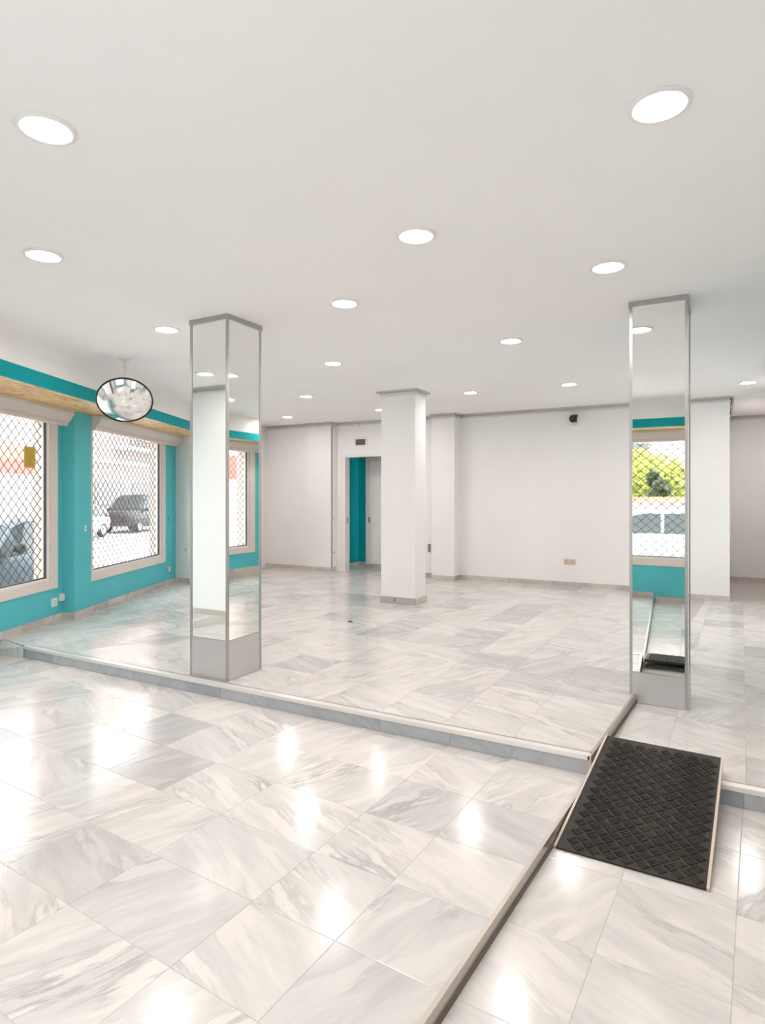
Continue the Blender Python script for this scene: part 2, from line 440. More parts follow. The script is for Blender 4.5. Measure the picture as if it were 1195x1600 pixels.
tiled_floor('raised marble floor right of the metal strip',
            [[(SX(Y_STEP_R), Y_STEP_R), (1.12, Y_STEP_R), (1.12, 12.75), (0.0, 12.75), (-0.5, 10.2), (-0.55, 10.2), (-0.567, 4.72)]], Z_UR, RU_V, 0.023, 5.0, RU_U, -0.03, 0.17)
# sloping corner of the platform by the window wall
struct(MB().loft([[(-5.88, Y_STEP - 0.03, -0.1), (-6.36, 3.5, -0.1), (-6.45, 3.68, -0.1)],
                  [(-5.88, Y_STEP - 0.03, Z_UL), (-6.36, 3.5, 0.03), (-6.45, 3.68, Z_UL)]]).build('floor', 'marble_floor'), 'sloping marble wedge at the left end of the step')

# ------------------------------------------------------------------ step risers, nosings, floor strips
def px_x(px, y):                                    # world x where the picture column px meets the line y
    a = (px - 597.5) / F_PX
    d = Vector((a * math.cos(B) - math.sin(B), a * math.sin(B) + math.cos(B)))
    return d.x * y / d.y
st = struct(MB().box((-5.9, Y_STEP - 0.012, Z_LL - 0.05), (SX(Y_STEP), Y_STEP + 0.04, Z_UL - 0.024)).build('trim_1', 'grout'), 'grey marble riser of the step')
xs = [px_x(p, Y_STEP - 0.02) for p in (33.5, 82, 144, 219, 290, 345, 417, 490, 552, 593.5, 703, 800)] + [SX(Y_STEP) - 0.002]
for a, b in zip(xs[:-1], xs[1:]):
    MB().box((a + 0.0012, Y_STEP - 0.022, Z_LL + 0.001), (b - 0.0012, Y_STEP - 0.012, Z_UL - 0.022)).build('riser_slab', 'marble_riser', st)
struct(MB().box((-5.89, Y_STEP - 0.03, Z_UL - 0.022), (SX(Y_STEP) - 0.005, Y_STEP + 0.022, Z_UL + 0.003)).build('trim_2', 'nosing', bevel=0.002), 'pale metal nosing along the step edge')
struct(MB().box((-5.85, Y_STEP + 0.024, Z_UL - 0.002), (SX(Y_STEP) - 0.005, Y_STEP + 0.040, Z_UL + 0.002)).build('trim_3', 'brass_strip'), 'thin brown strip behind the nosing')
st = struct(MB().box((SX(Y_STEP_R) + 0.01, Y_STEP_R - 0.012, Z_LR - 0.05), (1.1, Y_STEP_R + 0.04, Z_UR - 0.024)).build('trim_4', 'grout'), 'grey marble riser right of the ramp')
xs = [SX(Y_STEP_R) + 0.012, -0.35, px_x(1162, Y_STEP_R - 0.02), 0.55, 0.98, 1.1]
for a, b in zip(xs[:-1], xs[1:]):
    MB().box((a + 0.0012, Y_STEP_R - 0.022, Z_LR + 0.001), (b - 0.0012, Y_STEP_R - 0.012, Z_UR - 0.022)).build('riser_slab', 'marble_riser', st)
struct(MB().box((SX(Y_STEP_R) + 0.012, Y_STEP_R - 0.03, Z_UR - 0.022), (1.1, Y_STEP_R + 0.022, Z_UR + 0.003)).build('trim_5', 'nosing', bevel=0.002), 'pale nosing right of the ramp')
struct(MB().box((SX(Y_STEP_R) + 0.02, Y_STEP_R + 0.024, Z_UR - 0.002), (1.1, Y_STEP_R + 0.040, Z_UR + 0.002)).build('trim_6', 'brass_strip'))
# metal edge strip between the left (higher) and right (lower) floor
def edge_strip(name, y0, y1, zt, zb):
    mb = MB()
    pr = lambda y: [(SX(y) - 0.014, y, zb - 0.03), (SX(y) + 0.006, y, zb - 0.03), (SX(y) + 0.006, y, zt - 0.022), (SX(y) + 0.003, y, zt + 0.002), (SX(y) - 0.014, y, zt + 0.002)]
    mb.loft([pr(y0), pr(y1)])
    return struct(mb.build(name, 'strip_metal'), 'brushed metal edge strip dividing the floor')
edge_strip('trim_7', -0.65, Y_STEP - 0.03, Z_LL, Z_LR)
edge_strip('trim_8', Y_STEP - 0.03, 4.85, Z_UL, Z_UR)
mb = MB()
for y0, y1, zb in ((-0.65, Y_STEP_R - 0.02, Z_LR), (Y_STEP_R - 0.02, 4.85, Z_UR)):
    mb.loft([[(SX(y) + 0.004, y, zb - 0.01), (SX(y) + 0.011, y, zb - 0.01), (SX(y) + 0.011, y, zb + 0.020), (SX(y) + 0.004, y, zb + 0.026)] for y in (y0, y1)])
struct(mb.build('trim_9', 'strip_dark'), 'dark foot of the metal strip')

# ------------------------------------------------------------------ baseboards (marble slabs)
def baseboard(side, runs, h=0.072, th=0.013, slab=0.45):
    e = empty('baseboard_' + side, runs[0][0] + (runs[0][2],)); struct(e, 'low marble baseboard of the ' + side.replace('_', ' ') + ' wall')
    for (a, b, z) in runs:
        a = Vector((a[0], a[1], 0)); b = Vector((b[0], b[1], 0)); L = (b - a).length; d = (b - a) / L; nn = Vector((d.y, -d.x, 0))
        n = max(1, round(L / slab))
        for i in range(n):
            u0, u1 = L * i / n + 0.001, L * (i + 1) / n - 0.001
            MB().box((u0, -0.002, z - 0.002), (u1, th, z + h), lambda u, o, zz: a + d * u + nn * o + Vector((0, 0, zz))).build('baseboard_slab', 'marble_base', e)
    return e
def lw2(t, o): v = LW(t, o, 0); return (v.x, v.y)
baseboard('left', [(lw2(0.0, W1), lw2(1.14, W1), Z_UL), (lw2(1.14, W1), lw2(1.14, PF), Z_UL), (lw2(1.14, PF), lw2(1.52, PF), Z_UL), (lw2(1.52, W2), lw2(4.31, W2), Z_UL)])
baseboard('far_left', [((-8.05, 7.53), (-7.35, 7.53), Z_UL), ((-7.35, 7.76), (-8.2, 9.95), Z_UL)])
baseboard('back', [((-8.2, 10.0), (-7.14, 10.0), Z_UL), ((-7.14, 9.965), (-6.59, 9.965), Z_UL), ((-6.59, 9.965), (-6.59, Y_BACK), Z_UL),
                   ((-5.46, Y_BACK), (-4.44, Y_BACK), Z_UL), ((-4.44, 9.9), (-4.02, 9.9), Z_UL), ((-4.02, 9.9), (-4.02, Y_BACK), Z_UL),
                   ((-4.02, Y_BACK), (-0.56, Y_BACK), Z_UL), ((-0.54, Y_BACK), (0.09, Y_BACK), Z_UR), ((0.09, Y_BACK), (0.09, 12.7), Z_UR), ((0.09, 12.7), (1.1, 12.7), Z_UR)])
baseboard('right', [((1.1, 12.7), (1.1, 3.75), Z_UR), ((1.1, 3.70), (1.1, -0.65), Z_LR)], h=0.17)
baseboard('front', [((1.1, -0.65), (-0.90, -0.65), Z_LR), ((-0.93, -0.65), (-4.6, -0.65), Z_LL)])
baseboard('near_left', [((-4.6, 1.3), (-7.0, 1.3), Z_LL)])

# ------------------------------------------------------------------ ceiling rails along the back walls
def rail(name, path, off=0.03, label=None):
    mb = MB(); cp = MB()
    for a, b in zip(path[:-1], path[1:]):
        a = Vector((a[0], a[1], 0)); b = Vector((b[0], b[1], 0)); L = (b - a).length; d = (b - a) / L; nn = Vector((d.y, -d.x, 0))
        fr = lambda u, o, zz: a + d * u + nn * o + Vector((0, 0, zz))
        mb.box((-0.0, off, Z_C - 0.022), (L + off, off + 0.028, Z_C - 0.0), fr)
        mb.box((0.0, off, Z_C - 0.045), (L, off + 0.008, Z_C - 0.020), fr)
        n = max(1, round(L / 1.3))
        for i in range(n):
            u = L * (i + 0.5) / n
            cp.box((u - 0.012, -0.001, Z_C - 0.085), (u + 0.012, off + 0.012, Z_C - 0.04), fr)
        cp.box((0.0, -0.001, Z_C - 0.075), (L, 0.014, Z_C - 0.045), fr)
    o = struct(mb.build(name, 'rail_grey', fix=False), label or 'grey metal rail under the ceiling')
    cp.build('rail_bracket', 'white_plastic', o, fix=False)
    return o
rail('trim_10', [(-8.15, 10.0), (-7.14, 10.0)])
rail('trim_11', [(-7.14, 9.965), (-6.59, 9.965), (-6.59, Y_BACK), (-4.44, Y_BACK)])
rail('trim_12', [(-4.46, 9.9), (-4.02, 9.9), (-4.02, Y_BACK), (0.09, Y_BACK), (0.09, 12.7), (1.1, 12.7)])
rail('trim_13', [(-4.6, 1.3), (-7.0, 1.3)])

# ------------------------------------------------------------------ dropped fascia over the windows
def fascia(fr, t0, t1, off, back, n, label, mat='wood_soffit'):
    b = struct(MB().box((t0, off - 0.03, 2.55), (t1, off, 2.68), fr).build('trim_%d' % n, 'teal_deep'), 'deep turquoise fascia band ' + label)
    mb = MB().box((t0, off - 0.03, 2.68), (t1, off + 0.004, 2.80), fr).box((t0, off - 0.03, 2.80), (t1, off - 0.012, Z_C), fr)
    struct(mb.build('trim_%d' % (n + 1), 'cornice'), 'white cornice above the turquoise band ' + label)
    struct(MB().box((t0, back, 2.552), (t1, off - 0.03, 2.57), fr).build('trim_%d' % (n + 2), mat), 'wooden soffit ' + label)
struct(MB().loft([[LW(-1.45, W1, 2.552), LW(-1.45, 0.71, 2.552), LW(3.95, 0.71, 2.552), LW(4.36, W2, 2.552)],
                  [LW(-1.45, W1, 2.57), LW(-1.45, 0.71, 2.57), LW(3.95, 0.71, 2.57), LW(4.36, W2, 2.57)]]).build('trim_16', 'wood_soffit'), 'knotty pale wooden soffit over the left windows')
struct(MB().box((-1.45, 0.71, 2.55), (3.99, 0.74, 2.68), LW).build('trim_14', 'teal_deep'), 'deep turquoise fascia band over the left windows')
struct(MB().box((-1.45, 0.71, 2.68), (3.99, 0.744, 2.80), LW).box((-1.45, 0.71, 2.80), (3.99, 0.73, Z_C), LW).build('trim_15', 'cornice', fix=False), 'white cornice above the left turquoise band')
fascia(FW, -4.6, 1.1, 0.55, 0.0, 17, 'of the front window')
fascia(RW, -0.1, 10.15, 0.45, 0.0, 20, 'of the right wall')

# ------------------------------------------------------------------ windows: casing, sash, gasket, pane; grille; shutter box
def window(n, fr, face, hole, glassr, casing, label, thick):
    ta, tb, za, zb = hole; ga, gb = glassr; ca, cb = casing
    e = struct(empty('window_%d' % n, fr((ta + tb) / 2, face, za)), label)
    P = 0.018
    mb = MB()
    mb.box((ca, face - 0.005, 0.482), (cb, face + P, 0.582), fr)
    mb.box((cb - max(0.02, cb - tb - 0.0), face - 0.005, 0.582), (cb, face + P, 2.47), fr)
    if ta - ca > 0.005: mb.box((ca, face - 0.005, 0.582), (ta + 0.004, face + P, 2.47), fr)
    mb.box((ca, face - 0.005, 2.42), (cb, face + P, 2.47), fr)
    mb.build('casing', 'casing', e, fix=False)
    # sash
    mb = MB(); o0, o1 = face - 0.06, face - 0.004
    mb.box((ta, o0, za), (tb, o1, GZ0), fr); mb.box((ta, o0, GZ1), (tb, o1, zb), fr)
    mb.box((ta, o0, GZ0), (ga, o1, GZ1), fr); mb.box((gb, o0, GZ0), (tb, o1, GZ1), fr)
    mb.build('sash', 'white_gloss', e, fix=False)
    mb = MB(); g = 0.022; o0, o1 = face - 0.035, face - 0.010
    mb.box((ga, o0, GZ0), (gb, o1, GZ0 + g * 0.6), fr); mb.box((ga, o0, GZ1 - g * 0.6), (gb, o1, GZ1), fr)
    mb.box((ga, o0, GZ0), (ga + g, o1, GZ1), fr); mb.box((gb - g * 0.75, o0, GZ0), (gb, o1, GZ1), fr)
    mb.build('gasket', 'gasket', e, fix=False)
    MB().box((ga + g, face - 0.030, GZ0 + 0.01), (gb - g * 0.7, face - 0.024, GZ1 - 0.01), fr).build('pane', 'pane', e)
    # masonry reveal lining outside the sash
    mb = MB(); r0, r1 = face - thick - 0.01, face - 0.061
    mb.box((ta - 0.01, r0, za - 0.02), (tb + 0.01, r1, za + 0.004), fr)
    mb.box((ta - 0.01, r0, zb - 0.004), (tb + 0.01, r1, zb + 0.02), fr)
    mb.box((ta - 0.01, r0, za), (ta + 0.004, r1, zb), fr); mb.box((tb - 0.004, r0, za), (tb + 0.01, r1, zb), fr)
    mb.build('reveal', 'reveal', e, fix=False)
    return e
def grille(fr, ta, tb, za, zb, off, label, w=0.125, h=0.118):
    e = thing('security_grille', fr((ta + tb) / 2, off, za), label, 'grille', 'diamond wire security grilles')
    k = w / h
    for fam in (1, -1):
        i0 = int((ta - (zb - za) * k) / w) - 1; i1 = int((tb + (zb - za) * k) / w) + 1
        for i in range(i0, i1 + 1):
            tz = lambda z: i * w + fam * (z - za) * k
            z0, z1 = za, zb
            if fam == 1: z0 = max(za, za + (ta - i * w) / k); z1 = min(zb, za + (tb - i * w) / k)
            else: z0 = max(za, za + (i * w - tb) / k); z1 = min(zb, za + (i * w - ta) / k)
            if z1 - z0 < 0.03: continue
            n = max(2, int((z1 - z0) / (h / 2)))
            pts = []
            for q in range(n + 1):
                z = z0 + (z1 - z0) * q / n
                wob = 0.006 * (1 if q % 2 else -1) * (1 if 0 < q < n else 0)
                pts.append(fr(tz(z) + wob, off + 0.003 * fam + random.uniform(-.002, .002), z))
            MB().tube(pts, 0.0055, 4).build('wire', 'wire', e, fix=False)
    for za_, zb_ in ((zb - 0.02, zb), (za, za + 0.02)):
        MB().box((ta, off - 0.012, za_), (tb, off + 0.012, zb_), fr).build('rail', 'wire', e)
    return e
def shutter_box(fr, t0, t1, face, label, cut0=0.0, cut1=0.0):
    """moulded roller-blind pelmet: profile swept along the wall"""
    prof = [(0.0, 2.405), (0.085, 2.405), (0.085, 2.425), (0.105, 2.435), (0.125, 2.47), (0.150, 2.515), (0.150, 2.55), (0.0, 2.55)]
    e = thing('blind_pelmet', fr((t0 + t1) / 2, face, 2.405), label, 'pelmet')
    MB().loft([[fr(t0 + cut0 * o, face + o, z) for o, z in prof], [fr(t1 - cut1 * o, face + o, z) for o, z in prof]]).build('moulding', 'shutter_box', e)
    MB().box((t0 + 0.02, face + 0.02, 2.375), (t1 - 0.04, face + 0.07, 2.407), fr).build('slot_cover', 'casing', e)
    return e
window(1, LW, W1, H1, (-1.20, 0.845), (-1.40, 1.024), 'near left shop window with beige casing', 0.18)
window(2, LW, W2, H2, (1.615, 3.665), (1.545, 3.837), 'far left shop window with beige casing', 0.18)
window(3, FW, 0.0, FH[0], (-2.7, 0.20), (-2.9, 0.4), 'front shop window behind the camera', 0.30)
window(4, RW, 0.0, RH[0], (7.35, 9.05), (7.15, 9.25), 'far right shop window', 0.30)
grille(LW, -1.24, 0.89, 0.58, 2.43, W1 - 0.10, 'diamond wire grille outside the left window with the yellow note')
grille(LW, 1.58, 3.71, 0.58, 2.43, W2 - 0.10, 'diamond wire grille outside the far left window')
grille(FW, -2.0, 0.2, 0.58, 2.43, -0.13, 'diamond wire grille reflected in the right mirror column', 0.15, 0.13)
grille(RW, 7.31, 9.09, 0.58, 2.43, -0.13, 'diamond wire grille reflected in the left mirror column')
shutter_box(LW, -1.45, 1.235, W1, 'pale moulded blind pelmet above the near left window', 0, 0.55)
shutter_box(LW, 1.535, 4.33, W2, 'pale moulded blind pelmet above the far left window', 0.1, 0)
shutter_box(FW, -3.1, 0.6, 0.0, 'pale blind pelmet above the front window, seen in the right mirror')
shutter_box(RW, 7.0, 9.4, 0.0, 'pale blind pelmet above the right window, seen in the left mirror')
# yellow note on the near left window
e = thing('paper_note', LW(0.55, W1 - 0.021, 1.87), 'small mustard yellow paper note stuck on the near left window', 'note')
MB().box((0.46, W1 - 0.0225, 1.855), (0.66, W1 - 0.0205, 2.09), LW).build('sheet', 'paper', e)
mb = MB()
for k in range(9):
    mb.box((0.475, W1 - 0.0206, 2.06 - k * 0.022), (0.475 + random.uniform(.10, .17), W1 - 0.0200, 2.066 - k * 0.022), LW)
mb.build('writing', 'paper_ink', e, fix=False)

# ------------------------------------------------------------------ columns
def mirror_column(x0, x1, y0, y1, zf, zt, base_h, band_h, label, stub=False):
    e = thing('mirror_column', ((x0 + x1) / 2, (y0 + y1) / 2, zf), label, 'column', 'mirror clad columns')
    MB().box((x0 + 0.03, y0 + 0.03, zf), (x1 - 0.03, y1 - 0.03, Z_C + 0.02)).build('core', 'ceiling_paint', e)
    c = 0.020
    for ax, ay, sx, sy in ((x0, y0, 1, 1), (x1, y0, -1, 1), (x1, y1, -1, -1), (x0, y1, 1, -1)):
        mb = MB()
        pts = [(ax, ay), (ax + sx * c, ay), (ax + sx * c, ay + sy * 0.012), (ax + sx * 0.012, ay + sy * 0.012), (ax + sx * 0.012, ay + sy * c), (ax, ay + sy * c)]
        if sx * sy < 0: pts = pts[::-1]
        mb.prism(pts, zf + 0.001, zt - band_h * 0.5).build('corner_trim', 'aluminium', e)
    for side in range(4):
        if side == 0: lo, hi = (x0 + c, y0 + 0.005), (x1 - c, y0 + 0.012)
        if side == 1: lo, hi = (x1 - 0.012, y0 + c), (x1 - 0.005, y1 - c)
        if side == 2: lo, hi = (x0 + c, y1 - 0.012), (x1 - c, y1 - 0.005)
        if side == 3: lo, hi = (x0 + 0.005, y0 + c), (x0 + 0.012, y1 - c)
        MB().box(lo + (zf + base_h + 0.002,), hi + (zt - band_h,)).build('mirror_panel', 'mirror', e)
        d = 0.003
        blo = (lo[0] - (d if side == 3 else 0), lo[1] - (d if side == 0 else 0)); bhi = (hi[0] + (d if side == 1 else 0), hi[1] + (d if side == 2 else 0))
        MB().box(blo + (zf + 0.002,), bhi + (zf + base_h,)).build('base_panel', 'base_metal', e)
    g = 0.006
    mb = MB()
    mb.box((x0 - g, y0 - g, zt - band_h), (x1 + g, y0 + 0.012, zt)); mb.box((x0 - g, y1 - 0.012, zt - band_h), (x1 + g, y1 + g, zt))
    mb.box((x0 - g, y0 + 0.012, zt - band_h), (x0 + 0.012, y1 - 0.012, zt)); mb.box((x1 - 0.012, y0 + 0.012, zt - band_h), (x1 + g, y1 - 0.012, zt))
    if stub: mb.box((x0, y0, zt - 0.004), (x1, y1, zt - 0.001))
    mb.build('top_band', 'aluminium', e, fix=False)
    return e
mirror_column(-3.775, -3.375, 3.655, 4.06, Z_UL, Z_C, 0.315, 0.04, 'mirror clad square column standing on the step edge at left')
mirror_column(px_x(983.3, 4.85), px_x(1074.6, 4.85), 4.85, 5.24, Z_UR, Z_C, 0.225, 0.042, 'mirror clad square column on the right, behind the black ramp')
# white column
e = thing('white_column', (-3.82, 7.57, Z_UL), 'plain white square column in the middle of the room', 'column')
MB().box((-4.085, 7.42, Z_UL), (-3.57, 7.75, Z_C)).build('shaft', 'wall_paint', e)
for a, b in (((-4.085, 7.42), (-3.57, 7.42)), ((-3.57, 7.42), (-3.57, 7.75)), ((-3.57, 7.75), (-4.085, 7.75)), ((-4.085, 7.75), (-4.085, 7.42))):
    a = Vector(a + (0,)); b = Vector(b + (0,)); L = (b - a).length; d = (b - a) / L; nn = Vector((d.y, -d.x, 0))
    fr = lambda u, o, z: a + d * u + nn * o + Vector((0, 0, z))
    x_ = 1 if abs(d.x) > 0.5 else 0                  # the front and back pieces cover the corners
    MB().box((-0.014 * x_, 0.0, Z_UL + 0.001), (L + 0.014 * x_, 0.014, Z_UL + 0.085), fr).build('skirting', 'marble_base', e)
    MB().box((-0.05 if x_ else -0.0195, 0.02, Z_C - 0.022), (L + (0.05 if x_ else 0.0195), 0.05, Z_C), fr).build('top_rail', 'rail_grey', e)
    MB().box((0.0, 0.0, Z_C - 0.07), (L, 0.014, Z_C - 0.03), fr).build('rail_bracket', 'white_plastic', e)
MB().poly([(-3.885, 7.405, 0.125), (-3.868, 7.405, 0.13), (-3.852, 7.405, 0.182), (-3.87, 7.405, 0.176)]).poly([(-3.868, 7.4045, 0.14), (-3.858, 7.4045, 0.14), (-3.858, 7.4045, 0.16)]).build('chip', 'dark_grey', e)

# ------------------------------------------------------------------ doorway and the passage behind it
dr = struct(empty('door_1', (-5.97, Y_BACK, Z_UL)), 'white framed doorway in the back wall, half closed by a sliding door')
mb = MB()
mb.box((-6.47, Y_BACK - 0.02, Z_UL), (-6.365, Y_BACK + 0.14, 2.345)); mb.box((-5.567, Y_BACK - 0.02, Z_UL), (-5.465, Y_BACK + 0.14, 2.345))
mb.box((-6.365, Y_BACK - 0.02, 2.293), (-5.567, Y_BACK + 0.14, 2.345))
mb.build('door_frame', 'white_gloss', dr, fix=False)
MB().box((-6.370, Y_BACK + 0.04, 1.02), (-6.361, Y_BACK + 0.07, 1.13)).build('strike_plate', 'vent_grey', dr)
struct(MB().box((-6.95, Y_BACK + 0.12, ZB), (-6.70, 11.25, Z_C)).build('wall_passage', 'teal_deep'), 'turquoise passage wall behind the doorway')
struct(MB().box((-6.95, 11.2, ZB), (-6.0, 11.4, Z_C)).build('wall_passage', 'teal_deep'))
struct(MB().box((-6.30, 10.80, ZB), (-5.2, 11.0, Z_C)).build('wall_passage', 'wall_paint'), 'white passage wall')
struct(MB().box((-5.4, 10.27, ZB), (-5.2, 10.9, Z_C)).build('wall_passage', 'wall_paint'))
baseboard('passage', [((-6.70, 10.30), (-6.70, 11.2), Z_UL), ((-6.70, 11.2), (-6.3, 11.2), Z_UL), ((-6.30, 10.8), (-5.4, 10.8), Z_UL)])
MB().box((-6.25, 10.745, Z_UL + 0.09), (-6.19, 10.795, 2.25)).build('door_edge', 'white_gloss', dr)
MB().box((-6.19, 10.76, Z_UL + 0.09), (-5.42, 10.795, 2.25)).build('door_panel', 'white_gloss', dr)
MB().box((-6.20, 10.735, 1.02), (-6.17, 10.747, 1.13)).build('door_handle', 'vent_grey', dr)
# vent grille above the doorway
e = thing('air_vent', (-6.03, Y_BACK, 2.48), 'small white air vent with grey slats above the doorway', 'vent')
mb = MB(); vx0, vx1, vz0, vz1 = -6.17, -5.885, 2.485, 2.665
mb.box((vx0, Y_BACK - 0.012, vz0), (vx1, Y_BACK, vz0 + 0.035)); mb.box((vx0, Y_BACK - 0.012, vz1 - 0.035), (vx1, Y_BACK, vz1))
mb.box((vx0, Y_BACK - 0.012, vz0 + 0.035), (vx0 + 0.035, Y_BACK, vz1 - 0.035)); mb.box((vx1 - 0.035, Y_BACK - 0.012, vz0 + 0.035), (vx1, Y_BACK, vz1 - 0.035))
mb.build('frame', 'white_plastic', e, fix=False)
MB().box((vx0 + 0.035, Y_BACK - 0.002, vz0 + 0.035), (vx1 - 0.035, Y_BACK - 0.0005, vz1 - 0.035)).build('backing', 'dark_grey', e)
for k in range(5):
    z = vz0 + 0.046 + k * 0.022
    MB().loft([[(x, Y_BACK - 0.011, z), (x, Y_BACK - 0.008, z), (x, Y_BACK - 0.003, z + 0.013), (x, Y_BACK - 0.006, z + 0.013)] for x in (vx0 + 0.036, vx1 - 0.036)]).build('slat', 'vent_grey', e)

# ------------------------------------------------------------------ ceiling lights
lights = [
 (-2.285, 1.476, 'round recessed ceiling light at the top left of the photo', 1),
 (-0.20, 2.453, 'largest round recessed ceiling light, at the top right', 1),
 (-1.459, 3.045, 'round recessed ceiling light in the middle of the near ceiling', 1),
 (-3.499, 2.244, 'round recessed ceiling light at the left edge, second from the top', 1),
 (-0.619, 4.029, 'round recessed ceiling light just left of the right mirror column top', 1),
 (-2.432, 3.861, 'round recessed ceiling light right of the left mirror column top', 1),
 (-4.139, 3.742, 'round recessed ceiling light just left of the left mirror column top', 1),
 (-1.692, 5.527, 'round recessed ceiling light above the black wall camera, nearest of the right rows', 1),
 (-3.639, 5.547, 'round recessed ceiling light in front of the white column', 1),
 (-3.022, 8.025, 'round recessed ceiling light right of the white column top', 1),
 (-1.703, 8.028, 'round recessed ceiling light nearest the black wall camera', 1),
 (-5.187, 7.212, 'small round recessed ceiling light above the turquoise doorway', 1),
 (-6.816, 8.914, 'smallest round ceiling light, farthest left near the back wall', 1),
 (0.276, 8.96, 'round recessed ceiling light at the right edge of the photo', 1),
 (-4.916, 8.924, 'round ceiling light half hidden behind the white column', 1),
 (-5.25, 2.0, 'round ceiling light reflected in the front of the left mirror column', 1),
 (-0.40, 6.9, 'round ceiling light reflected in the side of the left mirror column', 1),
 (0.78, 11.2, 'unseen ceiling light added to brighten the right recess', 1),  # extra lamp out of view, added because the recess stayed dark
 (-5.415, 4.10, 'unlit round white ceiling fitting left of the left mirror column', 0)]
proto = None
for x, y, lab, lit in lights:
    if proto is None:
        e = thing('ceiling_light', (x, y, Z_C), lab, 'ceiling light', 'recessed ceiling lights')
        tr = MB().lathe([(0.080, -0.002), (0.084, -0.011), (0.100, -0.013), (0.108, -0.008), (0.109, 0.0)], (x, y, Z_C), k=48).build('trim_ring', 'white_gloss', e, smooth=True, fix=False)
        df = MB().lathe([(0.0, -0.006), (0.05, -0.006), (0.083, -0.0045)], (x, y, Z_C), k=28).build('diffuser', 'lamp_glow', e, smooth=True, fix=False)
        proto = (tr, df)
    elif lit:
        e = thing('ceiling_light', (x, y, Z_C), lab, 'ceiling light', 'recessed ceiling lights')
        for p in proto:
            o = p.copy(); COL.objects.link(o); o.parent = e; o.location = p.location
    else:
        e = thing('ceiling_light', (x, y, Z_C), lab, 'ceiling light', 'recessed ceiling lights')
        MB().lathe([(0.0, -0.010), (0.09, -0.010), (0.118, -0.007), (0.125, 0.0)], (x, y, Z_C), k=48).build('cover_plate', 'ceiling_paint', e, smooth=True)

# ------------------------------------------------------------------ convex mirror hung from the ceiling
def ray_at(px, py, dist):                           # world point on the picture ray at the given depth
    a, b_ = (px - 597.5) / F_PX, (HORIZON - py) / F_PX
    return Vector((dist * (a * math.cos(B) - math.sin(B)), dist * (a * math.sin(B) + math.cos(B)), CAM_Z + dist * b_))
cm = ray_at(195, 626, 6.4)
e = thing('convex_mirror', cm, 'oval looking convex mirror with black rim hung under the ceiling at left', 'mirror')
to_cam = Vector((0 - cm.x, 0 - cm.y, 0)).normalized()
ax = (to_cam * math.cos(math.radians(44)) + Vector((0, 0, -1)) * math.sin(math.radians(44))).normalized()
R = 0.268
prof = [(R * math.sin(math.radians(a)) / math.sin(math.radians(38)), (math.cos(math.radians(a)) - math.cos(math.radians(38))) * R / math.sin(math.radians(38))) for a in (0, 4, 8, 13, 18, 23, 28, 33, 38)]
MB().lathe(prof, cm, ax, 64).build('mirror_dome', 'mirror_convex', e, smooth=True)
MB().lathe([(R - 0.004, 0.004), (R + 0.001, 0.010), (R + 0.007, 0.006), (R + 0.007, -0.014), (R - 0.01, -0.016)], cm, ax, 64).build('rim', 'black_plastic', e, smooth=True)
MB().lathe([(R, -0.012), (R * 0.8, -0.03), (0.0, -0.035)], cm, ax, 48).build('back_shell', 'white_plastic', e, smooth=True)
back = cm - ax * 0.03
MB().tube([back, back - to_cam * 0.02 + Vector((0, 0, 0.06)), Vector((back.x, back.y, Z_C - 0.01)) - to_cam * 0.02], 0.013, 10).build('bracket', 'white_plastic', e)
MB().lathe([(0.0, -0.012), (0.05, -0.012), (0.055, 0.0)], Vector((back.x, back.y, Z_C)) - to_cam * 0.02, k=24).build('ceiling_plate', 'white_plastic', e)

# ------------------------------------------------------------------ ramp
e = thing('ramp', (-0.37, 3.41, Z_LR), 'black ribbed rubber access ramp with pale side edges over the step', 'ramp')
A0, A1 = Vector((-0.677, 2.865, Z_LR + 0.006)), Vector((-0.046, 2.85, Z_LR + 0.006))
C0, C1 = Vector((-0.607, 3.87, 0.125)), Vector((0.005, 3.84, 0.125))
def RP(u, v, h):                                     # u across 0..1, v up 0..1, h above the plate
    return (A0 * (1 - u) + A1 * u) * (1 - v) + (C0 * (1 - u) + C1 * u) * v + Vector((0, -0.1, 0.99)) * h
mb = MB()
mb.loft([[RP(0.015, 0, -0.004), RP(0.985, 0, -0.004), RP(0.985, 0, 0.004), RP(0.015, 0, 0.004)], [RP(0.015, 1, -0.016), RP(0.985, 1, -0.016), RP(0.985, 1, 0.004), RP(0.015, 1, 0.004)]])
plate = mb.build('plate', 'rubber', e)
for u0, u1 in ((0.0, 0.018), (0.982, 1.0)):
    mb = MB()
    mb.loft([[RP(u0, 0, -0.005), RP(u1, 0, -0.005), RP(u1, 0, 0.008), RP(u0, 0, 0.008)], [RP(u0, 1, -0.022), RP(u1, 1, -0.022), RP(u1, 1, 0.010), RP(u0, 1, 0.010)]])
    mb.build('side_edge', 'ramp_edge', e)
    um = 0.0 if u0 == 0 else 1.0
mb = MB(); cell, WR, LR = 0.048, 0.625, 1.01
ca, sa = math.cos(math.radians(45)), math.sin(math.radians(45))
